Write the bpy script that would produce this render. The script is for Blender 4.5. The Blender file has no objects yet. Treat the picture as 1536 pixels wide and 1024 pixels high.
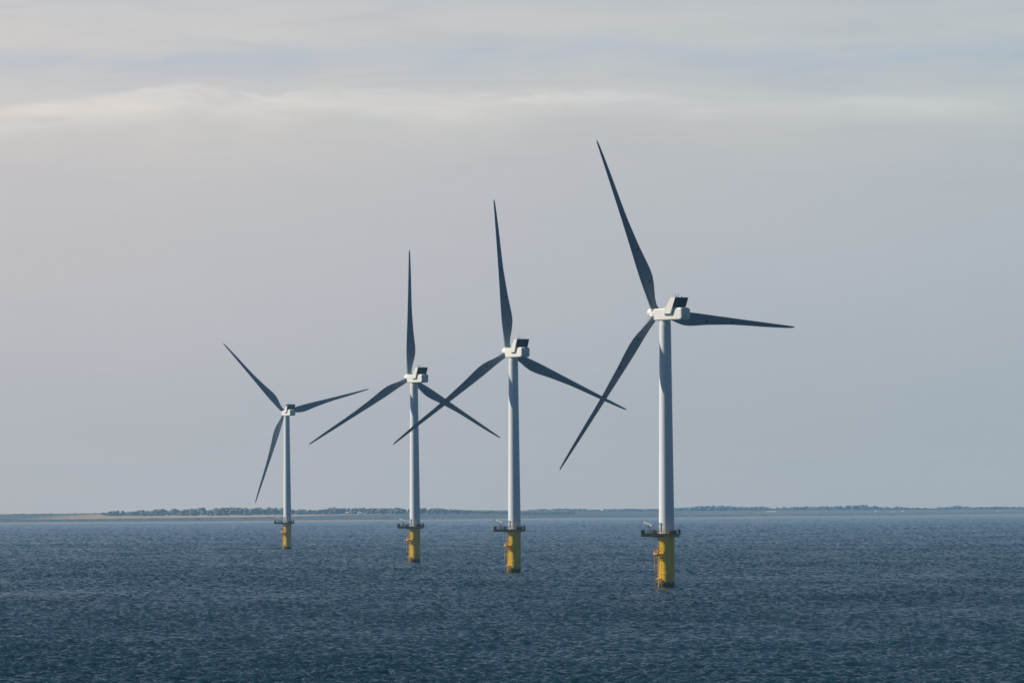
import bpy, bmesh, math, random
import numpy as np
from mathutils import Matrix, Vector
PI = math.pi
R = math.radians
rng = np.random.default_rng(7)
random.seed(7)
scene = bpy.context.scene
COL = scene.collection

# ------------------------------------------------------------------ helpers
def link(o, parent=None):
    COL.objects.link(o)
    if parent: o.parent = parent
    return o

def tag(o, label=None, cat=None, group=None, kind=None):
    if label: o['label'] = label
    if cat: o['category'] = cat
    if group: o['group'] = group
    if kind: o['kind'] = kind
    return o

def obj(name, bm, m, parent=None, smooth=True, mw=None, angle=40):
    me = bpy.data.meshes.new(name)
    bm.normal_update()
    if smooth:
        for f in bm.faces: f.smooth = True
        for e in bm.edges:
            if len(e.link_faces) == 2 and e.calc_face_angle(0) > R(angle): e.smooth = False
    bm.to_mesh(me); bm.free()
    me.materials.append(m)
    o = bpy.data.objects.new(name, me)
    link(o, parent)
    if mw is not None: o.matrix_local = mw
    return o

def bx(bm, x0, x1, y0, y1, z0, z1, mw=None):
    r = bmesh.ops.create_cube(bm, size=1)
    vs = r['verts']
    for v in vs:
        v.co = Vector(((x0+x1)/2+v.co.x*(x1-x0), (y0+y1)/2+v.co.y*(y1-y0), (z0+z1)/2+v.co.z*(z1-z0)))
        if mw is not None: v.co = mw @ v.co
    return vs

def bevel(bm, w, seg=2):
    bmesh.ops.bevel(bm, geom=list(bm.edges), offset=w, segments=seg, profile=.6, affect='EDGES', clamp_overlap=True)

def tube(bm, pts, r, n=8):
    """round bar through a list of points"""
    pts = [Vector(p) for p in pts]
    rings = []
    for i, p in enumerate(pts):
        d = (pts[min(i+1, len(pts)-1)]-pts[max(i-1, 0)]).normalized()
        a = d.cross(Vector((0, 0, 1)))
        if a.length < 1e-3: a = d.cross(Vector((1, 0, 0)))
        a.normalize(); b = d.cross(a)
        rings.append([bm.verts.new(p+(a*math.cos(2*PI*k/n)+b*math.sin(2*PI*k/n))*r) for k in range(n)])
    for A, B in zip(rings, rings[1:]):
        for k in range(n): bm.faces.new((A[k], A[(k+1) % n], B[(k+1) % n], B[k]))
    bm.faces.new(rings[0][::-1]); bm.faces.new(rings[-1])

def lathe(bm, prof, n=48, cap=True):
    rings = [[bm.verts.new((r*math.cos(2*PI*k/n), r*math.sin(2*PI*k/n), z)) for k in range(n)] for r, z in prof]
    for A, B in zip(rings, rings[1:]):
        for k in range(n): bm.faces.new((A[k], A[(k+1) % n], B[(k+1) % n], B[k]))
    if cap:
        bm.faces.new(rings[0][::-1]); bm.faces.new(rings[-1])

def loft(bm, rings, cap=True):
    vs = [[bm.verts.new(p) for p in r] for r in rings]
    n = len(vs[0])
    for A, B in zip(vs, vs[1:]):
        for k in range(n): bm.faces.new((A[k], A[(k+1) % n], B[(k+1) % n], B[k]))
    if cap:
        bm.faces.new(vs[0][::-1]); bm.faces.new(vs[-1])
    bmesh.ops.recalc_face_normals(bm, faces=bm.faces)

def np_mesh(name, verts, faces, m, smooth=False):
    """verts (n,3) and faces (k,3|4) arrays -> mesh datablock"""
    me = bpy.data.meshes.new(name)
    k = faces.shape[1]
    me.vertices.add(len(verts)); me.vertices.foreach_set('co', verts.astype(np.float32).ravel())
    me.loops.add(faces.size); me.loops.foreach_set('vertex_index', faces.astype(np.int32).ravel())
    me.polygons.add(len(faces))
    me.polygons.foreach_set('loop_start', np.arange(0, faces.size, k, dtype=np.int32))
    me.polygons.foreach_set('loop_total', np.full(len(faces), k, dtype=np.int32))
    me.polygons.foreach_set('use_smooth', np.full(len(faces), smooth, dtype=bool))
    me.update(calc_edges=True); me.validate()
    me.materials.append(m)
    return me

# ------------------------------------------------------------------ materials
class NT:
    def __init__(s, name):
        s.m = bpy.data.materials.new(name); s.m.use_nodes = True
        s.t = s.m.node_tree; s.b = s.t.nodes['Principled BSDF']
    def n(s, typ, **kw):
        x = s.t.nodes.new(typ)
        for k, v in kw.items():
            if k in x.inputs: x.inputs[k].default_value = v
            else: setattr(x, k, v)
        return x
    def l(s, a, b): s.t.links.new(a, b)
    def coord(s, scale=(1, 1, 1), space='Object'):
        tc = s.n('ShaderNodeTexCoord'); mp = s.n('ShaderNodeMapping')
        mp.inputs['Scale'].default_value = scale
        s.l(tc.outputs[space], mp.inputs['Vector']); return mp.outputs[0]
    def noise(s, vec, scale, detail=4, rough=.55):
        x = s.n('ShaderNodeTexNoise'); x.inputs['Scale'].default_value = scale
        x.inputs['Detail'].default_value = detail; x.inputs['Roughness'].default_value = rough
        s.l(vec, x.inputs['Vector']); return x.outputs['Fac']
    def ramp(s, fac, stops):
        x = s.n('ShaderNodeValToRGB'); e = x.color_ramp.elements
        e[0].position, e[0].color = stops[0][0], (*stops[0][1], 1)
        e[1].position, e[1].color = stops[-1][0], (*stops[-1][1], 1)
        for p, c in stops[1:-1]:
            q = e.new(p); q.color = (*c, 1)
        s.l(fac, x.inputs[0]); return x.outputs[0]
    def mix(s, fac, a, b):
        x = s.n('ShaderNodeMix', data_type='RGBA')
        if isinstance(fac, float): x.inputs[0].default_value = fac
        else: s.l(fac, x.inputs[0])
        for i, c in ((6, a), (7, b)):
            if isinstance(c, tuple): x.inputs[i].default_value = (*c, 1)
            else: s.l(c, x.inputs[i])
        return x.outputs[2]
    def math(s, op, a, b=0., c=0., clamp=False):
        x = s.n('ShaderNodeMath', operation=op, use_clamp=clamp)
        for i, v in enumerate((a, b, c)):
            if isinstance(v, (int, float)): x.inputs[i].default_value = v
            else: s.l(v, x.inputs[i])
        return x.outputs[0]

def paint(name, c, c2, rough=.4, streak=True):
    q = NT(name)
    v = q.coord((1, 1, .12) if streak else (1, 1, 1))
    f = q.noise(v, 1.3, 6, .6)
    col = q.ramp(f, [(.3, c), (.72, c2)])
    q.l(col, q.b.inputs['Base Color'])
    q.b.inputs['Roughness'].default_value = rough
    return q.m

WHITE = paint('white_tower_paint', (.84, .85, .85), (.78, .79, .78), .42)
BLADE = paint('shade_toned_blade_gelcoat', (.21, .25, .31), (.17, .21, .27), .55, False)  # light grey gelcoat darkened and blued: the blades' shade is put into the colour
NACEL = paint('nacelle_shell_paint', (.88, .85, .77), (.74, .71, .62), .45, False)
DARK = paint('dark_radiator', (.008, .009, .012), (.015, .016, .02), .7, False)
MARK = paint('black_marker', (.01, .01, .012), (.015, .015, .02), .5, False)
STEEL = paint('weathered_steel', (.09, .075, .05), (.045, .04, .03), .6, False)
RAIL = paint('dull_ochre_rail', (.34, .20, .03), (.12, .075, .02), .6, False)
DECKM = paint('ochre_deck_paint', (.66, .38, .02), (.34, .19, .015), .6, False)
GREYBOX = paint('crane_pale_paint', (.46, .48, .49), (.36, .38, .39), .5, False)
FEND = paint('rusty_fender_paint', (.92, .56, .008), (.72, .36, .008), .55)

def yellow_mat(name, splash):
    q = NT(name)
    v = q.coord((1, 1, .18)); v1 = q.coord((1, 1, 1))
    col = q.ramp(q.noise(v, 1.1, 6, .6), [(.30, (.95, .60, .004)), (.60, (.92, .55, .004)), (.82, (.70, .39, .006))])
    if splash:
        tc = q.n('ShaderNodeTexCoord'); sp = q.n('ShaderNodeSeparateXYZ')
        q.l(tc.outputs['Object'], sp.inputs[0])
        nz = q.noise(q.coord((1, 1, .5)), 1.6, 5, .65)
        h = q.math('ADD', sp.outputs['Z'], q.math('MULTIPLY', nz, -2.3))      # ragged weed line
        wet = q.math('MULTIPLY_ADD', h, -1.6, 1.0, clamp=True)
        mid = q.math('MULTIPLY_ADD', h, -.28, .95, clamp=True)
        col = q.mix(q.math('MULTIPLY', mid, .25), col, (.50, .28, .02))
        col = q.mix(wet, col, (.030, .030, .012))
    q.l(col, q.b.inputs['Base Color'])
    q.b.inputs['Roughness'].default_value = .5; q.b.inputs['Specular IOR Level'].default_value = .25
    return q.m
YEL = yellow_mat('yellow_marine_paint', True)
YEL2 = yellow_mat('yellow_handrail_paint', False)

# ------------------------------------------------------------------ turbine meshes
HUBZ = 64.6          # height of the nacelle axis above the water
OVERHANG = 3.5
TILT = R(6)

def airfoil(n=30):
    """closed unit section, x 0 (leading) .. 1 (trailing), thickness 1 = full"""
    p = []
    for k in range(n):
        t = 2*PI*k/n
        x = .5*(1-math.cos(t))
        y = 2.6*(.2969*math.sqrt(x)-.126*x-.3516*x*x+.2843*x**3-.1036*x**4)*1.9
        p.append((x, y if t < PI else -y))
    return p

def blade_mesh(bm):
    #       r     chord  thick/chord  lead offset  twist deg
    S = [(0.9, 1.75, 1.00, .875, 16), (2.4, 1.75, 1.00, .875, 16), (3.8, 1.98, .80, .90, 16), (5.4, 2.45, .58, .95, 15),
         (7.0, 2.95, .43, 1.0, 13.5), (8.8, 3.30, .34, 1.04, 12), (10.6, 3.30, .30, 1.04, 10.5), (12.2, 3.12, .27, 1.01, 9.3),
         (14, 2.84, .25, .96, 8), (16.5, 2.46, .24, .88, 6.8), (19.7, 2.09, .23, .77, 5.3), (24, 1.64, .22, .64, 3.6),
         (28.4, 1.37, .21, .51, 2.4), (32, 1.22, .20, .42, 1.6), (35, 1.09, .19, .34, 1.1), (39.4, .83, .18, .22, .5),
         (42, .66, .18, .15, .2), (43.6, .52, .18, .10, 0), (44.5, .38, .18, .06, 0), (44.9, .20, .2, .03, 0), (45.0, .08, .3, 0, 0)]
    af = airfoil()
    n = len(af)
    rings = []
    for r, c, tc, le, tw in S:
        w = max(0., min(1., (tc-.36)/.60))         # 1 = round root, 0 = airfoil
        ring = []
        for k, (x, y) in enumerate(af):
            t = 2*PI*k/n
            cy = .5*math.sin(t)*tc
            ay = y*tc*.52
            yy = (cy*w+ay*(1-w))*c
            xx = -le+x*c
            a = R(tw+1.5)
            # leading edge (negative x) turned upwind (+y)
            X = xx*math.cos(a)+yy*math.sin(a)
            Y = -xx*math.sin(a)+yy*math.cos(a)
            bend = 1.65*(r/45)**1.35
            ring.append((X, Y+bend, r))
        rings.append(ring)
    loft(bm, rings)

def spinner_mesh(bm):
    prof = [(1.28, -1.05), (1.34, -.6), (1.34, .3), (1.28, .9), (1.16, 1.5), (.98, 2.0), (.72, 2.4), (.40, 2.66), (.12, 2.74)]
    lathe(bm, prof, 32)
    rot = Matrix.Rotation(R(-90), 4, 'X')           # z -> +y
    bmesh.ops.transform(bm, matrix=rot, verts=bm.verts)
    for k in range(3):
        m = Matrix.Rotation(2*PI*k/3, 4, 'Y')
        rs = []
        for rr, zz in ((1.0, .7), (1.0, 1.42), (.95, 1.46)):
            rs.append([m @ Vector((rr*math.cos(2*PI*j/24), rr*math.sin(2*PI*j/24), zz)) for j in range(24)])
        vs = [[bm.verts.new(p) for p in r] for r in rs]
        for A, B in zip(vs, vs[1:]):
            for j in range(24): bm.faces.new((A[j], A[(j+1) % 24], B[(j+1) % 24], B[j]))
        bm.faces.new(vs[-1])

def rrect(hw, z0, z1, rt, rb, n=5):
    pts = []
    for cx, cz, rr, a0 in ((hw-rt, z1-rt, rt, 0), (-hw+rt, z1-rt, rt, 90), (-hw+rb, z0+rb, rb, 180), (hw-rb, z0+rb, rb, 270)):
        for k in range(n+1):
            a = R(a0+90*k/n)
            pts.append((cx+rr*math.cos(a), cz+rr*math.sin(a)))
    return pts

def nacelle_mesh(bm):
    secs = [(2.62, 1.30, -1.30, 1.22, .3, .3), (2.50, 1.40, -1.40, 1.32, .3, .3), (2.3, 1.44, -1.43, 1.36, .3, .3),
            (0, 1.47, -1.45, 1.42, .32, .32), (-4.5, 1.50, -1.45, 1.47, .36, .38),
            (-6.6, 1.50, -1.45, 1.49, .42, .42), (-7.0, 1.485, -1.43, 1.47, .44, .44), (-7.2, 1.42, -1.37, 1.41, .44, .44), (-7.30, 1.32, -1.27, 1.31, .42, .42), (-7.33, 1.2, -1.15, 1.19, .4, .4)]
    rings = []
    for s, hw, z0, z1, rt, rb in secs:
        w = max(0., min(1., (-6.4-s)/.7))*.5                    # the tail bulges outwards at mid height
        rings.append([(x, s-w*(1-(z/1.48)**2), z) for x, z in rrect(hw, z0, z1, rt, rb)])
    for k in (.85, .6, .3, .04):
        rings.append([(x*k, -7.33-.5*(1-(z*k/1.48)**2), z*k) for x, z in rrect(1.2, -1.15, 1.19, .4, .4)])
    loft(bm, rings)

def prism_x(bm, poly, x0, x1):
    """poly of (y, z) swept from x0 to x1"""
    A = [bm.verts.new((x0, y, z)) for y, z in poly]; B = [bm.verts.new((x1, y, z)) for y, z in poly]
    n = len(poly)
    for k in range(n): bm.faces.new((A[k], A[(k+1) % n], B[(k+1) % n], B[k]))
    bm.faces.new(A[::-1]); bm.faces.new(B)

def cooler_shell(bm):
    fin = [(-1.45, .15), (-4.30, .10), (-6.10, 3.78), (-6.02, 3.92), (-4.62, 3.92), (-4.44, 3.82), (-2.5, 1.52)]
    prism_x(bm, fin, -2.02, -1.512); prism_x(bm, fin, 1.512, 2.02)
    prism_x(bm, [(-4.45, 3.70), (-6.08, 3.70), (-6.02, 3.918), (-4.60, 3.918)], -1.51, 1.51)     # roof
    prism_x(bm, [(-2.6, 1.50), (-4.45, 3.698), (-4.62, 3.698), (-2.9, 1.50)], -1.51, 1.51)       # sloping front
    prism_x(bm, [(-4.86, 1.50), (-5.02, 1.50), (-5.10, 1.66), (-4.92, 1.66)], -1.51, 1.51)       # lower sill
    bmesh.ops.recalc_face_normals(bm, faces=bm.faces)

def radiator_mesh(bm):
    prism_x(bm, [(-5.085, 1.67), (-5.22, 1.67), (-6.23, 3.84), (-6.14, 3.84)], -2.0, 2.0)
    for k in range(19):
        x = -1.89+k*.21
        prism_x(bm, [(-5.222, 1.72), (-5.30, 1.72), (-6.27, 3.80), (-6.20, 3.80)], x-.02, x+.02)
    for x in (-.66, .66):
        prism_x(bm, [(-5.223, 1.68), (-5.34, 1.68), (-6.31, 3.82), (-6.20, 3.82)], x-.05, x+.05)
    bmesh.ops.recalc_face_normals(bm, faces=bm.faces)

NACMW = Matrix.Translation((0, 0, HUBZ))

# landing frame: radial direction l, tangential t
LD = Vector((-.92, -.39, 0)).normalized(); LT = Vector((LD.y, -LD.x, 0))
def lp(rad, tan, z): return LD*rad+LT*tan+Vector((0, 0, z))
DECK = 12.72
RAILH = 1.1

def deck_outline():
    """outline of the platform, ring with a landing bay to the left, counterclockwise"""
    pts = []
    n = 36
    a0, a1 = R(-90), R(209.8)
    for k in range(n+1):
        a = a0+(a1-a0)*k/n
        pts.append((3.32*math.cos(a), 3.32*math.sin(a)))
    pts += [(-6.2, -1.65), (-6.2, -3.32)]
    return pts

def turbine(loc, yaw, phase, label):
    t = bpy.data.objects.new('wind_turbine', None); link(t); t.location = loc
    t.empty_display_size = 5
    tag(t, label, 'wind turbine', 'wind turbines standing in a row in the sea')
    # --- yellow foundation
    b = bmesh.new()
    lathe(b, [(1.83, -4), (1.83, 3.25), (1.89, 3.28), (1.89, 3.50), (1.83, 3.53), (1.83, 11.6), (1.95, 12.0), (1.95, 12.38)], 64)
    obj('foundation_pile', b, YEL, t)
    # --- boat landing: fender tubes, ladder, brackets
    for s in (-1, 1):
        b = bmesh.new()
        tube(b, [lp(2.15, s*.85, 8.9), lp(2.62, s*.85, 8.7), lp(2.80, s*.85, 8.2), lp(2.80, s*.85, -3)], .14, 10)
        obj('fender_tube', b, FEND, t)
    for z in (7.15, 2.2):
        b = bmesh.new()
        for s in (-1, 1):
            tube(b, [lp(1.5, s*.7, z), lp(2.3, s*.85, z), lp(2.8, s*.85, z-.2)], .13, 8)
        tube(b, [lp(2.3, -.85, z), lp(2.3, .85, z)], .10, 8)
        if z < 3:
            for s in (-1, 1): tube(b, [lp(1.6, s*.85, .3), lp(2.2, s*.85, 1.6), lp(2.25, s*.85, 2.2)], .1, 8)
        obj('landing_bracket', b, FEND, t)
    b = bmesh.new()
    for s in (-1, 1): tube(b, [lp(2.25, s*.28, 8.3), lp(2.25, s*.28, -2.5)], .06, 8)
    for k in range(34): tube(b, [lp(2.25, -.28, -2+.3*k), lp(2.25, .28, -2+.3*k)], .03, 6)
    obj('ladder', b, YEL2, t)
    b = bmesh.new()
    for s in (-1, 1): tube(b, [lp(2.05, s*.28, 12.5), lp(2.05, s*.28, 7.9)], .055, 8)
    for k in range(14): tube(b, [lp(2.05, -.28, 8.2+.3*k), lp(2.05, .28, 8.2+.3*k)], .03, 6)
    obj('ladder', b, RAIL, t)
    rest = bmesh.new()
    M4 = Matrix(((LD.x, LT.x, 0, 0), (LD.y, LT.y, 0, 0), (0, 0, 1, 0), (0, 0, 0, 1)))
    bx(rest, 1.5, 2.95, -1.0, 1.0, 8.02, 8.16, M4)
    bx(rest, 1.5, 2.3, -.08, .08, 7.5, 8.0, M4)
    ro = obj('rest_platform', rest, YEL2, t, smooth=False)
    for s in (-.95, .95):
        b = bmesh.new()
        for r_ in (2.9, 1.9): tube(b, [lp(r_, s, 8.1), lp(r_, s, 9.2)], .045, 6)
        for z in (8.65, 9.2): tube(b, [lp(1.8, s, z), lp(2.9, s, z)], .04, 6)
        obj('handrail', b, YEL2, ro)
    b = bmesh.new()
    tube(b, [lp(2.0, -.3, 9.9), lp(2.25, -.5, 9.9), lp(2.3, 0, 9.95), lp(2.25, .5, 9.9), lp(2.0, .3, 9.9)], .04, 6)
    obj('safety_hoop', b, YEL2, ro)
    b = bmesh.new()
    tube(b, [(-2.85, -1.2, 12.4), (-2.83, -1.2, 10.3), (-2.86, -1.2, 8.6)], .035, 6)
    obj('hanging_rope', b, MARK, t)
    # --- platform
    b = bmesh.new()
    ol = deck_outline()
    lo = [b.verts.new((x, y, DECK-.30)) for x, y in ol]; hi = [b.verts.new((x, y, DECK)) for x, y in ol]
    n = len(ol)
    for k in range(n): b.faces.new((lo[k], lo[(k+1) % n], hi[(k+1) % n], hi[k]))
    b.faces.new(lo[::-1]); b.faces.new(hi)
    pl = obj('platform', b, DECKM, t, smooth=False)
    for a in range(0, 360, 45):
        b = bmesh.new(); bx(b, 1.9, 3.15, -.06, .06, 12.14, 12.415, Matrix.Rotation(R(a+20), 4, 'Z'))
        obj('support_beam', b, RAIL, pl, smooth=False)
    for y in (-1.8, -3.15):
        b = bmesh.new(); bx(b, -6.1, -1.6, y-.09, y+.09, 12.16, 12.412)
        obj('support_beam', b, RAIL, pl, smooth=False)
    b = bmesh.new()
    bx(b, -3.2, -1.3, -2.95, -2.1, 11.95, 12.41)
    bevel(b, .03)
    obj('landing_step', b, YEL2, pl, smooth=False)
    # railing
    b = bmesh.new()
    pts = []
    for k in range(n):
        p, q = Vector(ol[k]), Vector(ol[(k+1) % n])
        m = max(1, round((q-p).length/.9))
        for j in range(m): pts.append(p+(q-p)*j/m)
    pts = [p-p.normalized()*.09 if p.x > -3.3 else Vector((max(p.x, -6.1), min(max(p.y, -3.23), -1.74))) for p in pts]
    for i, p in enumerate(pts):
        q = pts[(i+1) % len(pts)]
        bx(b, p.x-.035, p.x+.035, p.y-.035, p.y+.035, DECK, DECK+RAILH)
        for z in (.38, .74, RAILH):
            tube(b, [(p.x, p.y, DECK+z), (q.x, q.y, DECK+z)], .035, 6)
        d = q-p; a = math.atan2(d.y, d.x)
        m = Matrix.Translation((p.x, p.y, 0)) @ Matrix.Rotation(a, 4, 'Z')
        bx(b, 0, d.length, -.045, -.03, DECK+.002, DECK+.2, m)
    obj('railing', b, RAIL, pl, smooth=False)
    for (x0, x1, y0, y1, h) in ((-6.0, -5.2, -2.9, -2.2, 1.0), (-3.0, -2.4, 1.0, 1.7, .9), (.6, 2.3, -2.95, -2.55, .85), (2.75, 3.1, -1.2, -.6, 1.25)):
        b = bmesh.new(); bx(b, x0, x1, y0, y1, DECK+.003, DECK+h); bevel(b, .04)
        obj('equipment_box', b, STEEL, pl, smooth=False)
    # --- davit crane
    CX, CY = -4.0, -2.4
    b = bmesh.new()
    tube(b, [(CX, CY, DECK), (CX, CY, DECK+.1)], .28, 16)
    tube(b, [(CX, CY, DECK+.1), (CX, CY, DECK+2.2)], .13, 12)
    tube(b, [(CX, CY, DECK+1.3), (CX-.6, CY+.7, DECK+2.55)], .06, 8)
    cr = obj('davit_crane', b, STEEL, t)
    b = bmesh.new()
    m = Matrix.Translation((CX, CY, DECK+2.32)) @ Matrix.Rotation(R(-48), 4, 'Z') @ Matrix.Rotation(R(15), 4, 'Y')
    v0 = bx(b, -2.5, .9, -.13, .13, -.15, .16, m)
    bx(b, .2, .8, -.2, .2, -.38, -.152, m)
    bevel(b, .04)
    obj('crane_arm', b, GREYBOX, cr, smooth=False)
    b = bmesh.new()
    bx(b, -2.85, -2.502, -.1, .1, -.28, .16, m)
    tube(b, [m @ Vector((-2.8, 0, -.25)), m @ Vector((-2.8, 0, -.25))+Vector((0, 0, -.5))], .03, 6)
    obj('crane_hook', b, MARK, cr, smooth=False)
    # --- tower
    b = bmesh.new()
    prof = [(1.93, DECK+.002), (1.93, DECK+.10), (1.84, DECK+.12)]
    zs = (12.9, 23, 35, 48, 62.4)
    rad = lambda z: 1.84+(1.36-1.84)*((z-12.9)/(62.4-12.9))
    prof += [(rad(13.5), 13.5)]
    for z in np.linspace(16, 60, 20): prof += [(rad(z), float(z))]
    prof += [(rad(62.4), 62.4), (1.30, 62.42), (1.30, 63.1)]
    lathe(b, prof, 72)
    tw = obj('tower', b, WHITE, t, angle=50)
    a = math.atan2(-.52, -.85)
    m = Matrix.Rotation(a, 4, 'Z')
    b = bmesh.new()
    bx(b, 1.80, 1.90, -.48, .48, DECK+.45, DECK+2.55, m); bevel(b, .03)
    d = obj('door', b, GREYBOX, tw, smooth=False)
    b = bmesh.new()
    bx(b, 1.902, 1.95, .25, .36, DECK+1.3, DECK+1.55, m)
    obj('door_handle', b, STEEL, d, smooth=False)
    b = bmesh.new(); bx(b, 1.83, 1.99, -.6, .6, DECK+2.56, DECK+2.66, m)
    obj('door_canopy', b, STEEL, d, smooth=False)
    # --- nacelle
    N = NACMW @ Matrix.Rotation(yaw, 4, 'Z')
    b = bmesh.new(); nacelle_mesh(b)
    nc = obj('nacelle', b, NACEL, t, mw=N, angle=55)
    wn = nc.modifiers.new('weighted_normal', 'WEIGHTED_NORMAL'); wn.keep_sharp = True; wn.weight = 100
    b = bmesh.new(); cooler_shell(b)
    obj('cooler_housing', b, NACEL, nc, smooth=False)
    b = bmesh.new(); radiator_mesh(b)
    obj('radiator', b, DARK, nc, smooth=False)
    for x, y, h, r in ((-1.25, -5.3, 1.0, .035), (-.25, -5.3, .95, .04)):
        b = bmesh.new(); tube(b, [(x, y, 3.919), (x, y, 3.98)], .09, 10); tube(b, [(x, y, 3.98), (x, y, 3.92+h)], r, 8)
        obj('antenna', b, MARK, nc)
    for x, y, h in ((-.75, -5.2, .45), (.8, -5.3, .3), (-1.85, -4.9, .12)):
        b = bmesh.new(); tube(b, [(x, y, 3.921), (x, y, 3.92+h*.7), (x, y, 3.92+h)], .09, 10)
        obj('aviation_light', b, STEEL, nc)
    # --- rotor
    RM = N @ Matrix.Rotation(TILT, 4, 'X') @ Matrix.Translation((0, OVERHANG, 0))
    b = bmesh.new(); spinner_mesh(b)
    obj('rotor_hub', b, NACEL, t, mw=RM @ Matrix.Rotation(phase, 4, 'Y'))
    for k in range(3):
        BM = RM @ Matrix.Rotation(phase+k*2*PI/3, 4, 'Y')
        b = bmesh.new(); blade_mesh(b)
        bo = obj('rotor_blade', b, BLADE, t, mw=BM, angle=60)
        dg = bpy.context.evaluated_depsgraph_get() if False else None
        from mathutils.bvhtree import BVHTree
        bv = BVHTree.FromPolygons([v.co.copy() for v in bo.data.vertices], [tuple(p.vertices) for p in bo.data.polygons])
        for r, x in ((8.0, .85), (16.2, .85), (24.2, .52)):
            hit, nor, _, _ = bv.ray_cast(Vector((x, -10, r)), Vector((0, 1, 0)))
            if hit is None: continue
            b = bmesh.new()
            bmesh.ops.create_cone(b, cap_ends=True, segments=14, radius1=.30, radius2=.27, depth=.05,
                                  matrix=Matrix.Translation(hit+nor*.012) @ nor.to_track_quat('Z', 'Y').to_matrix().to_4x4())
            obj('blade_marker', b, MARK, bo)
    return t

T = [((36.23, 2016.7, 0), 38.7, -26.2, 'nearest and tallest looking wind turbine, furthest right, one blade pointing almost level to the right'),
     ((.35, 2503.7, 0), 28.0, -7.6, 'second wind turbine from the right, its lower right blade tip crossing the nearest turbine\'s blade'),
     ((-34.5, 2995.6, 0), 31.0, -1.8, 'third wind turbine from the right, one blade pointing straight up'),
     ((-106.7, 4031.8, 0), 23.1, -44.1, 'smallest and farthest wind turbine on the left, one blade hanging nearly straight down')]
for loc, yaw, ph, lab in T:
    turbine(loc, R(yaw), R(ph), lab)

# ------------------------------------------------------------------ sea surface (real waves)
def wave_tile(N, L, lo, hi, hs, wind, spread, seed):
    """random sea tile from a directional spectrum; wavelengths lo..hi, significant height hs"""
    g = np.random.default_rng(seed)
    k = np.fft.fftfreq(N, L/N)*2*PI
    KX, KY = np.meshgrid(k, k, indexing='ij')
    K = np.hypot(KX, KY); K[0, 0] = 1
    lam = 2*PI/K
    S = K**-4.0*np.exp(-(2*PI/(hi*.8)/K)**2)
    S *= (lam > lo)
    c = np.clip((KX*math.cos(wind)+KY*math.sin(wind))/K, -1, 1)
    S *= (c*c)**spread*(.2+.8*(c > 0))+.04
    S[0, 0] = 0
    A = np.sqrt(S)*(g.normal(size=(N, N))+1j*g.normal(size=(N, N)))
    z = np.fft.ifft2(A)
    s = hs/4/np.std(z.real)
    H = z.real*s
    Z = np.fft.fft2(H)
    DX = np.fft.ifft2(1j*KX/K*Z).real; DY = np.fft.ifft2(1j*KY/K*Z).real
    return H.astype(np.float32), DX.astype(np.float32), DY.astype(np.float32), L

def sample(tile, X, Y, rot):
    H, DX, DY, L = tile
    N = H.shape[0]
    c, s = math.cos(rot), math.sin(rot)
    u = (X*c+Y*s)/L*N; v = (-X*s+Y*c)/L*N
    i = np.floor(u).astype(np.int64); j = np.floor(v).astype(np.int64)
    fu = (u-i).astype(np.float32); fv = (v-j).astype(np.float32)
    i0, j0, i1, j1 = i % N, j % N, (i+1) % N, (j+1) % N
    w = ((1-fu)*(1-fv), fu*(1-fv), (1-fu)*fv, fu*fv)
    out = [a[i0, j0]*w[0]+a[i1, j0]*w[1]+a[i0, j1]*w[2]+a[i1, j1]*w[3] for a in (H, DX, DY)]
    return out[0], out[1]*c-out[2]*s, out[1]*s+out[2]*c

def patches(X, Y, seed, scale):
    """slow gust pattern, about -1..1"""
    g = np.random.default_rng(seed); f = np.zeros_like(X)
    for k in range(9):
        a = g.uniform(0, 2*PI); q = 2*PI/scale*g.uniform(.5, 2.2)
        f += np.sin(X*q*math.cos(a)+Y*q*.35*math.sin(a)+g.uniform(0, 6.3)+1.5*np.sin(X*q*.37+k))
    return f/3.2

WINDDIR = R(-64)
big = wave_tile(1024, 409., 3.0, 24., .36, WINDDIR, 1.5, 3)
mid = wave_tile(1024, 131., .8, 5.0, .46, WINDDIR+.15, 1.0, 4)
fine = wave_tile(512, 37., .35, 1.6, .13, WINDDIR-.2, .8, 5)

dense = np.arange(-.076, .0761, .00030)
outer = .076+np.cumsum(np.geomspace(.004, .35, 22))
outer = outer[outer < PI-.15]
th = np.concatenate([[-PI], -outer[::-1], dense, outer, [PI]])
r1 = [20, 60, 120, 200, 300, 420, 540, 650, 740, 800]
r = 840.; rr = []
while r < 20300:
    rr.append(r)
    r *= 1+.0005+.0007*min(1., max(0., (r-1500)/8000))+(.0004 if r > 9500 else 0)+(.05 if r > 15600 else 0)
rad = np.array([4.]+r1+rr+[20500.])
TH, RD = np.meshgrid(th, rad, indexing='ij')
X = RD*np.sin(TH); Y = RD*np.cos(TH)
h0, dx0, dy0 = sample(big, X, Y, .0)
h1, dx1, dy1 = sample(mid, X, Y, .5)
h2, dx2, dy2 = sample(fine, X, Y, 1.1)
gust = patches(X, Y, 11, 420.); gust2 = patches(X, Y, 12, 110.)
amp = np.clip(.45*np.exp(-((Y-1215)/45.)**2)*np.exp(-((X+85)/55.)**2)+.3*np.exp(-((Y-1150-.4*X)/30.)**2)*np.exp(-((X-60)/40.)**2)+1.08+.13*gust+.20*gust2, 
               .6, 1.65)*(1+1.4*np.clip((RD-1800)/6500, 0, 1))
shore = np.clip((11900-RD)/700, .22, 1)
near = np.clip((RD-20)/500, 0, 1)
side = np.clip(1-(np.abs(TH)-.09)/.4, 0, 1)
Z = (h0*(.8+.2*amp)+h1*amp+h2*amp*amp)*shore*near*side
ch = 1.0*shore*near*side
XX = X+(-dx0-dx1*.9)*ch; YY = Y+(-dy0-dy1*.9)*ch
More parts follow.
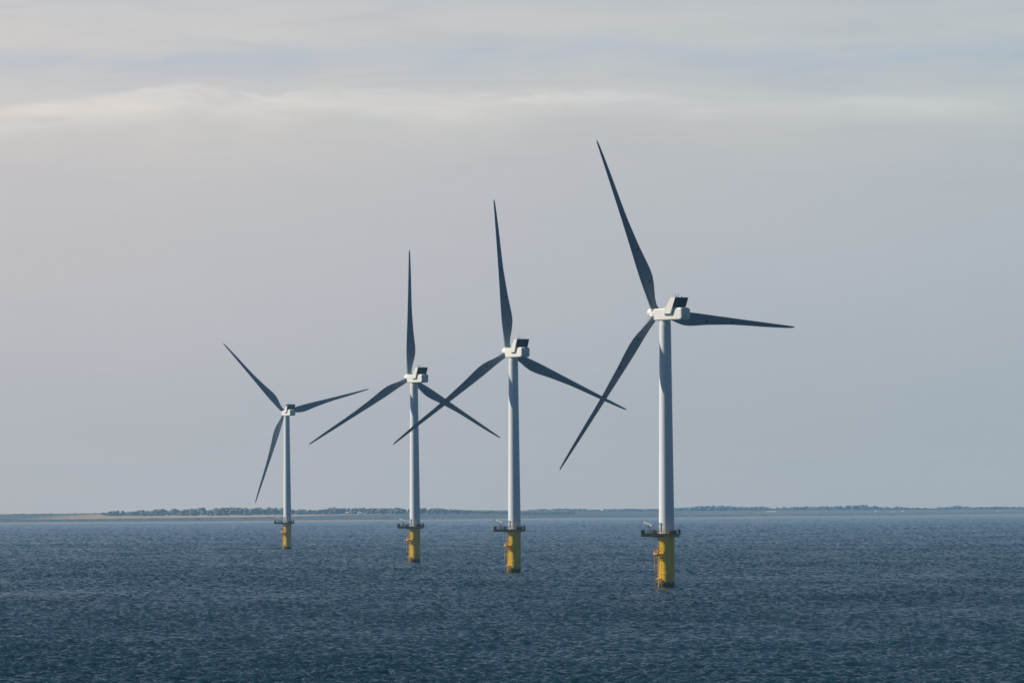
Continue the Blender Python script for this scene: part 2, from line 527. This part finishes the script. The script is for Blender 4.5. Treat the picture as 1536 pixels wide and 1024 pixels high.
V = np.stack([XX, YY, Z], -1).reshape(-1, 3)
nt, nr = TH.shape
I = np.arange(nt*nr).reshape(nt, nr)
F = np.stack([I[:-1, :-1], I[1:, :-1], I[1:, 1:], I[:-1, 1:]], -1).reshape(-1, 4)[:, ::-1]

q = NT('sea_water')
pb = q.b
pb.inputs['IOR'].default_value = 1.333
pb.inputs['Base Color'].default_value = (.006, .022, .032, 1)
tc = q.coord((1, 1, 1), 'Object')
tint = q.noise(q.coord((.004, .0012, 1), 'Object'), 1.0, 4, .6)
q.l(q.ramp(tint, [(.35, (.003, .020, .026)), (.65, (.004, .030, .035))]), pb.inputs['Base Color'])
sx = q.n('ShaderNodeSeparateXYZ'); q.l(q.coord((1, 1, 1), 'Object'), sx.inputs[0])
shal = q.math('MULTIPLY_ADD', q.math('ADD', sx.outputs['Y'], q.math('MULTIPLY', tint, 900.)), .0007, -8.2, clamp=True)
deep = pb.inputs['Base Color'].links[0].from_socket
q.l(q.mix(shal, deep, (.020, .070, .066)), pb.inputs['Base Color'])                # shallow green water off the coast
pb.inputs['Roughness'].default_value = .20
nb = q.noise(tc, 5.0, 3, .6)
bp = q.n('ShaderNodeBump'); bp.inputs['Strength'].default_value = .35; bp.inputs['Distance'].default_value = .05
q.l(nb, bp.inputs['Height']); q.l(bp.outputs[0], pb.inputs['Normal'])
SEA = q.m
me = np_mesh('sea', V, F, SEA, True)
sea = link(bpy.data.objects.new('sea', me))
tag(sea, kind='structure')
del X, Y, XX, YY, Z, V, F, h0, h1, h2, dx0, dx1, dx2, dy0, dy1, dy2, gust, gust2, amp, TH, RD

# ------------------------------------------------------------------ far shore
CAMZ = 19.4
FPX = 12800.
def shore_y(x):
    return np.interp(x, [-3000, -570, -185, 220, 673, 3000], [12000, 12700, 12930, 13620, 14440, 16500])+25*np.sin(x/130.)+15*np.sin(x/47.+1)

def land_z(x, d):
    left = 1/(1+np.exp(np.clip((x-70)/55., -30, 30)))
    zw = np.interp(d, [-60, 0, 25, 140, 500, 900, 1300, 2000, 6000], [-2.5, .0, .8, 2.8, 5.6, 7.6, 8.9, 11.3, 11.6])
    zw = zw*np.interp(x, [-420, -250, 60], [1., 1.14, 1.10])
    ze = np.interp(d, [-60, 0, 25, 140, 600, 1300, 2800, 4300, 6000], [-2.5, .0, .8, 1.8, 2.2, 2.6, 3.2, 7.6, 8.0])
    return zw*left+ze*(1-left)+.25*np.sin(x/61.+d/170.)*(d > 20)+.4*np.sin(x/190.)*(d > 400)

xs = np.concatenate([np.linspace(-14000, -2000, 13)[:-1], np.linspace(-2000, 2000, 260), np.linspace(2000, 14000, 13)[1:]])
ds = np.concatenate([[-60, -20, 0, 12, 25, 60], np.linspace(140, 2000, 60), np.linspace(2150, 6000, 16)])
GX, GD = np.meshgrid(xs, ds, indexing='ij')
GY = shore_y(np.clip(GX, -3000, 3000))+GD
zz = land_z(GX, GD)
V = np.stack([GX, GY, zz], -1).reshape(-1, 3)
nt, nr = GX.shape
I = np.arange(nt*nr).reshape(nt, nr)
F = np.stack([I[:-1, :-1], I[1:, :-1], I[1:, 1:], I[:-1, 1:]], -1).reshape(-1, 4)

q = NT('farmland')
tc = q.n('ShaderNodeTexCoord'); sp = q.n('ShaderNodeSeparateXYZ'); q.l(tc.outputs['Object'], sp.inputs[0])
# distance inland follows the shoreline
at_ = q.n('ShaderNodeAttribute'); at_.attribute_name = 'inland'; inl = at_.outputs['Fac']
nn = q.noise(q.coord((.0035, .0011, 0), 'Object'), 1., 3, .5)
X_ = sp.outputs['X']
start = q.math('ADD', 450., q.math('MAXIMUM', 0., q.math('MULTIPLY_ADD', X_, 1.2, 800.)))
start = q.math('ADD', start, q.math('MULTIPLY_ADD', nn, 160., -80.))
f1 = q.math('MULTIPLY', q.math('SUBTRACT', inl, start), .02, clamp=True)
west = q.math('MULTIPLY', q.math('MULTIPLY_ADD', X_, .014, 10.8, clamp=True), q.math('MULTIPLY_ADD', X_, -.01, -1.6, clamp=True))
f2 = q.math('MULTIPLY', q.math('MULTIPLY', q.math('SUBTRACT', inl, 500.), .01, clamp=True), q.math('MULTIPLY_ADD', X_, .006, -1.6, clamp=True))
cell = q.n('ShaderNodeTexVoronoi'); cell.inputs['Scale'].default_value = 1.
q.l(q.coord((.004, .0022, 0), 'Object'), cell.inputs['Vector'])
straw = q.ramp(cell.outputs['Color'], [(.2, (.50, .33, .19)), (.5, (.42, .28, .15)), (.70, (.22, .18, .08)), (.8, (.40, .27, .15))])
beach = q.math('SUBTRACT', 1., q.math('MULTIPLY', q.math('SUBTRACT', inl, 30.), .03, clamp=True))
cond = q.math('MAXIMUM', q.math('MULTIPLY', f1, west), q.math('MULTIPLY', f2, .12))
c = q.mix(cond, (.09, .098, .095), straw)
c = q.mix(q.math('MULTIPLY', beach, .8), c, (.42, .32, .22))
q.l(c, q.b.inputs['Base Color']); q.b.inputs['Roughness'].default_value = .9
lm = np_mesh('land', V, F, q.m, True)
lm.attributes.new('inland', 'FLOAT', 'POINT').data.foreach_set('value', GD.astype(np.float32).ravel())
o = link(bpy.data.objects.new('land', lm))
tag(o, kind='structure')

def leaf_mat(name, a, b_):
    q = NT(name)
    f = q.noise(q.coord((1, 1, 1), 'Object'), .12, 4, .6)
    q.l(q.ramp(f, [(.3, a), (.7, b_)]), q.b.inputs['Base Color']); q.b.inputs['Roughness'].default_value = .85
    return q.m
LEAF = leaf_mat('foliage', (.09, .105, .09), (.15, .165, .14))
BARK = leaf_mat('bark', (.05, .04, .03), (.08, .06, .045))

_b = bmesh.new(); bmesh.ops.create_icosphere(_b, subdivisions=2, radius=1)
ICO_V = np.array([v.co[:] for v in _b.verts]); ICO_F = np.array([[v.index for v in f.verts] for f in _b.faces]); _b.free()

def crown(cx, cy, z0, z1, w, n, g):
    """leaf clumps filling a crown; returns verts, faces"""
    vs, fs = [], []
    H = z1-z0
    for k in range(n):
        a = g.uniform(0, 2*PI); t = g.uniform(.12, .92)
        env = math.sqrt(max(.05, 1-(2*t-1.05)**2))
        rr = w*.5*env*math.sqrt(g.uniform(0, 1))*.75
        s = g.uniform(.16, .30)*min(w, H)*.9
        p = np.array([cx+rr*math.cos(a), cy+rr*math.sin(a), z0+H*t])
        if p[2]+s*.8 > z1: p[2] = z1-s*.8
        v = ICO_V*(s*np.array([1.1, 1.1, .8]))*(1+g.normal(0, .17, (len(ICO_V), 1)))+p
        fs.append(ICO_F+len(vs)*len(ICO_V)); vs.append(v)
    return np.concatenate(vs), np.concatenate(fs)

def wood(name, spots, label, cat, n=6):
    vs, fs, off = [], [], 0
    for (x, y, z0, z1, w) in spots:
        v, f = crown(x, y, z0, z1, w, n, rng)
        vs.append(v); fs.append(f+off); off += len(v)
    o = link(bpy.data.objects.new(name, np_mesh(name, np.concatenate(vs), np.concatenate(fs), LEAF, True)))
    return tag(o, label, cat, kind='stuff')

# skyline heights as angles below/above eye level (photo column, row) -> real heights at the wood's distance
prof_near = [(150, 768), (165, 766.5), (183, 765.5), (189, 769), (198, 766.5), (214, 765), (226, 766), (235, 763.5), (262, 763.5), (275, 764.5), (290, 762.5),
             (310, 761), (335, 761), (350, 760.5), (372, 762), (392, 761), (410, 761), (433, 762), (452, 763), (470, 765.5), (480, 763), (500, 761.5), (560, 761.5),
             (600, 762), (640, 761.5), (672, 763), (700, 765), (730, 766.5), (760, 768), (800, 770), (860, 772)]
prof_far = [(700, 764.5), (780, 766), (800, 763.5), (850, 762.5), (900, 763.5), (945, 762), (960, 763.5), (1000, 762), (1040, 760), (1060, 758), (1080, 757.5), (1110, 760),
            (1160, 760), (1200, 759.5), (1260, 759), (1290, 757), (1305, 757.5), (1320, 760), (1335, 761), (1352, 759), (1368, 761), (1400, 761.5),
            (1425, 759.5), (1436, 757.5), (1452, 760), (1480, 759.5), (1500, 759.5), (1536, 760), (1700, 759), (1900, 760)]
def level(px, py):
    u, v = px-768., 512.-py
    return u+v*.007, -u*.007+v
def skyline(prof, Yd, xw):
    P = [level(*p) for p in prof]
    u = [p[0]/FPX*Yd for p in P]; z = [CAMZ+(p[1]+248)/FPX*Yd for p in P]
    return np.interp(xw, u, z), u[0], u[-1]

spots = []
for k in range(520):
    Yd = rng.uniform(14080, 14650)
    _, a, b_ = skyline(prof_near, Yd, 0)
    x = rng.uniform(a, b_)
    top = skyline(prof_near, Yd, x)[0]
    g = 8.0
    top = g+max(3.0, (top-g)*rng.choice([1, 1, .9, .75], p=[.45, .2, .2, .15])+rng.normal(0, .5))
    spots.append((x, Yd, g-1.5, top, rng.uniform(12, 22)))
wood('woodland', spots, 'dark wooded skyline on the low shore behind the pale fields, left of centre', 'woodland', 6)

spots = []
for k in range(620):
    Yd = rng.uniform(19000, 20200)
    _, a, b_ = skyline(prof_far, Yd, 0)
    x = rng.uniform(a, b_)
    top = skyline(prof_far, Yd, x)[0]
    g = 7.0
    top = g+max(2.5, (top-g)*rng.choice([1, .92, .8], p=[.5, .3, .2])+rng.normal(0, .6))
    spots.append((x, Yd, g-7, top, rng.uniform(30, 52)))
wood('woodland', spots, 'faint blue wooded hills along the horizon on the right half', 'woodland', 9)
# the hills carry on outside the frame
spots = []
for k in range(160):
    s = rng.choice([-1, 1]); x = s*rng.uniform(1500, 5200) if s < 0 else rng.uniform(2400, 5200)
    Yd = rng.uniform(16600, 18600)
    spots.append((x, Yd, 6, rng.uniform(12, 22), rng.uniform(25, 60)))
wood('woodland', spots, 'low wooded coast beyond both edges of the view', 'woodland', 5)

spots = []
for k in range(520):                                       # hedges and scrub along the shore bank
    x = rng.uniform(-1250, 560) if k < 430 else rng.uniform(560, 1500)
    d = rng.uniform(120, 420)
    y = float(shore_y(x))+d
    g = float(land_z(x, d))
    h = rng.uniform(1.2, 2.6) if x < 40 else rng.uniform(.8, 2.2)
    spots.append((x, y, g-.8, g+h, rng.uniform(12, 28)))
wood('shore_scrub', spots, 'low dark scrub and bank running just above the waterline', 'scrub', 5)

# single trees on the bare left stretch of the shore
def tree(px, wpx, top_py, label):
    Yd = 14900.
    u, _ = level(px, 772); x = u/FPX*Yd
    _, v = level(px, top_py); top = CAMZ+(v+248)/FPX*Yd
    base = 11.0; w = wpx/FPX*Yd
    t = bpy.data.objects.new('shore_tree', None); link(t); t.location = (x, Yd, base)
    tag(t, label, 'tree', 'single trees on the left shore')
    b = bmesh.new()
    H = max(3.0, top-base)
    rs = [(.45, -1.5), (.34, H*.25), (.22, H*.5), (.08, H*.8)]
    lathe(b, rs, 10)
    for k in range(4):
        a = k*1.7; tube(b, [(0, 0, H*.3), (w*.18*math.cos(a), w*.18*math.sin(a), H*.55)], .12, 6)
    obj('trunk', b, BARK, t)
    v, f = crown(0, 0, H*.12, H, w, 26, rng)
    link(bpy.data.objects.new('crown', np_mesh('crown', v, f, LEAF, True)), t)
tree(24, 13, 770.2, 'low broad tree nearest the left edge of the far shore')
tree(34, 9, 771.0, 'smaller tree just right of the leftmost shore tree')
tree(53, 9, 769.8, 'rounded tree standing alone between two clumps on the left shore')
tree(66, 12, 770.0, 'broad tree left of its touching neighbour on the left shore')
tree(76, 9, 770.8, 'lower tree touching the right side of a broad tree on the left shore')
tree(113, 7, 769.6, 'small tree at the left end of the pale field')
tree(126, 6, 770.0, 'small tree on the pale field, between the field end and the wood')
tree(143, 8, 770.2, 'small tree close to the left edge of the dark wood')

# farm buildings
WALL = paint('pale_render_wall', (.75, .72, .66), (.62, .58, .52), .8, False)
ROOF = paint('roof_tiles', (.30, .16, .11), (.20, .12, .09), .8, False)
ROOFG = paint('grey_roof_sheet', (.62, .60, .56), (.50, .48, .45), .6, False)
GLASS = paint('window_glass', (.03, .035, .04), (.04, .045, .05), .2, False)
def house(name, px, py, Yd, w, dpt, h, rise, label, cat, roof, rot=0.):
    u, v = level(px, py); x = u/FPX*Yd
    z = CAMZ+(v+248)/FPX*Yd-h*.5
    t = bpy.data.objects.new(name, None); link(t); t.location = (x, Yd, z); t.rotation_euler.z = rot
    tag(t, label, cat, 'pale buildings on the far shore')
    b = bmesh.new()
    bx(b, -w/2, w/2, -dpt/2, dpt/2, -3.5, h)
    wl = obj('wall', b, WALL, t, smooth=False)
    b = bmesh.new()
    A = [b.verts.new(p) for p in ((-w/2-.4, -dpt/2-.4, h+.01), (-w/2-.4, dpt/2+.4, h+.01), (-w/2-.4, 0, h+rise))]
    B = [b.verts.new(p) for p in ((w/2+.4, -dpt/2-.4, h+.01), (w/2+.4, dpt/2+.4, h+.01), (w/2+.4, 0, h+rise))]
    b.faces.new(A); b.faces.new(B[::-1])
    for i, j in ((0, 1), (1, 2), (2, 0)): b.faces.new((A[i], B[i], B[j], A[j]))
    bmesh.ops.recalc_face_normals(b, faces=b.faces)
    obj('roof', b, roof, t, smooth=False)
    n = max(2, int(w/3.5))
    for k in range(n):
        xx = -w/2+w*(k+.5)/n
        b = bmesh.new(); bx(b, xx-.5, xx+.5, -dpt/2-.06, -dpt/2-.003, h*.45, h*.45+1.1)
        obj('window', b, GLASS, t, smooth=False)
house('farm_shed', 1156, 768.6, 17600, 21, 12, 3.2, 1.8, 'long pale farm shed, leftmost and widest building on the right shore', 'shed', ROOFG, .1)
house('house', 1315, 768.0, 17600, 6.5, 6, 4.4, 2.2, 'small white house standing left of a long low white building', 'house', ROOFG, .3)
house('barn', 1339, 768.8, 17600, 9, 7, 2.8, 1.4, 'low white barn close to the water between two white houses', 'barn', ROOFG, 0.)
house('house', 1354, 768.4, 17600, 5, 6, 4.0, 1.8, 'small white house just right of the low waterside barn', 'house', ROOFG, -.2)
house('house', 1498, 767.2, 17600, 7, 6, 3.6, 1.8, 'lone pale house near the right edge of the far shore', 'house', ROOFG, .2)
house('cottage', 521, 769.7, 14020, 6, 5, 2.6, 1.6, 'tiny cream cottage below the wood, left of its pair', 'house', ROOFG, 0.)
house('cottage', 540, 769.9, 14020, 7, 5, 2.2, 1.6, 'tiny cream cottage below the wood, right of its pair', 'house', ROOFG, .1)

# ------------------------------------------------------------------ haze
b = bmesh.new(); bx(b, -21500, 21500, -21500, 20900, -4.5, 118)
q = NT('sea_haze'); q.t.nodes.remove(q.b)
pv = q.n('ShaderNodeVolumePrincipled')
pv.inputs['Color'].default_value = (.34, .67, 1.0, 1)
pv.inputs['Density'].default_value = 3.8e-5
pv.inputs['Anisotropy'].default_value = .1
q.l(pv.outputs[0], q.t.nodes['Material Output'].inputs['Volume'])
hz = obj('haze', b, q.m, smooth=False)
tag(hz, kind='stuff')

# ------------------------------------------------------------------ sun and sky
SUN_AZ = R(7)       # behind the row of turbines by this much, from due left
SUN_EL = R(38)
sd = Vector((-math.cos(SUN_AZ)*math.cos(SUN_EL), math.sin(SUN_AZ)*math.cos(SUN_EL), math.sin(SUN_EL)))
L = bpy.data.lights.new('sun', 'SUN'); L.energy = 5.0; L.angle = R(.53); L.color = (1, .94, .84)
lo = link(bpy.data.objects.new('sun', L)); lo.rotation_euler = (-sd).to_track_quat('-Z', 'Y').to_euler()
lo.location = sd*300

w = bpy.data.worlds.new('World'); scene.world = w; w.use_nodes = True
nt = w.node_tree; nt.nodes.clear()
q = NT.__new__(NT); q.t = nt
sky = q.n('ShaderNodeTexSky', sky_type='NISHITA', sun_disc=False)
sky.sun_elevation = SUN_EL
sky.sun_rotation = math.atan2(sd.x, sd.y)
sky.altitude = 0; sky.air_density = .65; sky.dust_density = .0; sky.ozone_density = 5
bg = q.n('ShaderNodeBackground'); bg.inputs['Strength'].default_value = .05
q.l(sky.outputs[0], bg.inputs['Color'])
# thin layered cloud low in the northern sky
tc = q.n('ShaderNodeTexCoord'); sp = q.n('ShaderNodeSeparateXYZ'); q.l(tc.outputs['Generated'], sp.inputs[0])
x, y, z = sp.outputs
az = q.math('DIVIDE', x, q.math('MAXIMUM', y, .05))
cb = q.n('ShaderNodeCombineXYZ'); q.l(az, cb.inputs[0]); q.l(z, cb.inputs[1])
def cloud_noise(sx, sz, sc, det, ro, ox=0., dist=0.):
    m = q.n('ShaderNodeMapping'); m.inputs['Scale'].default_value = (sx, sz, 1); m.inputs['Location'].default_value = (ox, ox*.7, 0)
    q.l(cb.outputs[0], m.inputs['Vector'])
    n = q.n('ShaderNodeTexNoise'); n.inputs['Scale'].default_value = sc; n.inputs['Detail'].default_value = det
    n.inputs['Roughness'].default_value = ro; n.inputs['Distortion'].default_value = dist
    q.l(m.outputs[0], n.inputs['Vector']); return n.outputs['Fac']
warp = q.math('MULTIPLY', q.math('SUBTRACT', cloud_noise(1, 2.2, 16, 4, .55, 3.), .5), .013)
warp2 = q.math('MULTIPLY', q.math('SUBTRACT', cloud_noise(1, 4, 60, 6, .6, 5.), .5), .0035)
ze = q.math('ADD', q.math('ADD', z, warp), warp2)
elr = q.math('DIVIDE', q.math('ADD', ze, .004), .070, clamp=True)      # 0 at horizon .. 1 just above the frame
def lin(r_, g_, b_): return tuple(((c/255+.055)/1.055)**2.4 for c in (r_, g_, b_))
base = q.ramp(elr, [(.0, lin(170, 176, 183)), (.25, lin(177, 183, 190)), (.45, lin(188, 190, 195)), (.60, lin(193, 194, 197)),
                    (.68, lin(200, 199, 198)), (.735, lin(206, 205, 202)), (.79, lin(199, 201, 203)), (.815, lin(192, 198, 205)), (.85, lin(204, 204, 203)),
                    (.88, lin(203, 203, 203)), (.93, lin(196, 200, 204)), (.965, lin(200, 201, 203)), (1.0, lin(190, 195, 203))])
# bright cirrus streak with a crisp upper edge
def fcurve(fac, pts, lo_, hi_):
    r_ = q.ramp(fac, [(p, ((v-lo_)/(hi_-lo_),)*3) for p, v in pts])
    r_.node.color_ramp.interpolation = 'CARDINAL'
    return q.math('MULTIPLY_ADD', r_, hi_-lo_, lo_)
azn = q.math('MULTIPLY_ADD', az, FPX/1536., .5, clamp=True)
zrow = lambda px, py: (760-py)/FPX-(px-768)*.007/FPX
P = [(0, 168), (120, 160), (200, 150), (270, 132), (330, 134), (400, 146), (490, 137), (560, 140), (700, 147), (820, 139), (1000, 141), (1120, 158), (1330, 146), (1536, 160)]
zs = fcurve(azn, [(px/1536, zrow(px, py)) for px, py in P], .040, .056)
wA = q.math('MULTIPLY', q.math('SUBTRACT', cloud_noise(1, 4, 75, 8, .68, 2., .6), .5), .0048)
dz = q.math('SUBTRACT', q.math('ADD', z, wA), zs)
prof = q.ramp(q.math('MULTIPLY_ADD', dz, 150., .6, clamp=True), [(.0, (0, 0, 0)), (.14, (.16, .16, .16)), (.34, (.62, .62, .62)), (.56, (1, 1, 1)), (.62, (.5, .5, .5)), (.70, (0, 0, 0))])
amt = q.ramp(azn, [(.0, (.7, .7, .7)), (.2, (1, 1, 1)), (.55, (.75, .75, .75)), (.67, (.5, .5, .5)), (.72, (.25, .25, .25)), (.88, (.5, .5, .5)), (1., (.3, .3, .3))])
brk = q.math('MULTIPLY_ADD', cloud_noise(1, 6, 40, 7, .68, 7.3, 1.0), 3.4, -1.05, clamp=True)
streak = q.math('MULTIPLY', q.math('MULTIPLY', prof, amt), brk)
base = q.mix(q.math('MULTIPLY', streak, .95), base, lin(227, 223, 218))
# the air in front takes some light away low down: the clear band at the very horizon is brighter and warmer
HD, HA = 3.8e-5, (.150, .300, .450)
stops = []
for i in range(24):
    e_ = .0015+(.045-.0015)*(i/23)**1.6
    Lp = min(20900., (118-CAMZ)/e_); Tt = math.exp(-HD*Lp)
    stops.append((e_/.045, tuple(((D-(1-Tt)*A_)/Tt/D)/3 for D, A_ in zip(lin(170, 176, 183), HA))))
comp = q.ramp(q.math('DIVIDE', z, .045, clamp=True), stops)
cm = q.n('ShaderNodeMix', data_type='RGBA', blend_type='MULTIPLY'); cm.inputs[0].default_value = 1
q.l(base, cm.inputs[6]); q.l(comp, cm.inputs[7])
cm2 = q.n('ShaderNodeMix', data_type='RGBA', blend_type='MULTIPLY'); cm2.inputs[0].default_value = 1; cm2.inputs[7].default_value = (3, 3, 3, 1)
q.l(cm.outputs[2], cm2.inputs[6]); base = cm2.outputs[2]
# bluer and darker towards the right, wisps
azf = q.math('MULTIPLY_ADD', az, 7.0, .46, clamp=True)
col = q.mix(azf, (1.045, 1.01, 1.0), (.80, .895, .94))
mul = q.n('ShaderNodeMix', data_type='RGBA', blend_type='MULTIPLY'); mul.inputs[0].default_value = 1
q.l(base, mul.inputs[6]); q.l(col, mul.inputs[7])
wi = cloud_noise(1, 7, 42, 8, .6, 9., .9)
up = q.math('MULTIPLY_ADD', z, 75., -2.75, clamp=True)
wisp = q.mix(q.math('MULTIPLY_ADD', up, .62, .12), (1., 1., 1.), q.ramp(wi, [(.36, (.885, .925, .965)), (.5, (.965, .975, .99)), (.62, (1., 1., 1.))]))
mul2 = q.n('ShaderNodeMix', data_type='RGBA', blend_type='MULTIPLY'); mul2.inputs[0].default_value = 1
q.l(mul.outputs[2], mul2.inputs[6]); q.l(wisp, mul2.inputs[7])
# high sky: broken cloud thins out upwards and southwards
fade = q.ramp(z, [(.0, (1, 1, 1)), (.065, (1, 1, 1)), (.11, (.48, .48, .48)), (.25, (.0, .0, .0))])
north = q.math('MULTIPLY_ADD', y, 1.3, .0, clamp=True)
cn = cloud_noise(1, 3, 3.0, 6, .6, 1.)
fac = q.math('MULTIPLY', fade, north)
bg2 = q.n('ShaderNodeBackground'); bg2.inputs['Strength'].default_value = 1.0
q.l(mul2.outputs[2], bg2.inputs['Color'])
mx = q.n('ShaderNodeMixShader'); q.l(fac, mx.inputs[0]); q.l(bg.outputs[0], mx.inputs[1]); q.l(bg2.outputs[0], mx.inputs[2])
out = q.n('ShaderNodeOutputWorld'); q.l(mx.outputs[0], out.inputs['Surface'])

# ------------------------------------------------------------------ camera
cam = bpy.data.cameras.new('camera'); cam.lens = 300; cam.sensor_width = 36; cam.clip_start = 1; cam.clip_end = 80000
co = link(bpy.data.objects.new('camera', cam))
pitch = math.atan(248/FPX)
co.matrix_world = Matrix.Translation((0, 0, CAMZ)) @ Matrix.Rotation(PI/2+pitch, 4, 'X') @ Matrix.Rotation(-.007, 4, 'Z')
scene.camera = co
scene.view_settings.view_transform = 'Standard'; scene.view_settings.look = 'None'
scene.view_settings.exposure = 0; scene.view_settings.gamma = 1
scene.cycles.volume_bounces = 1
scene.cycles.max_bounces = 8
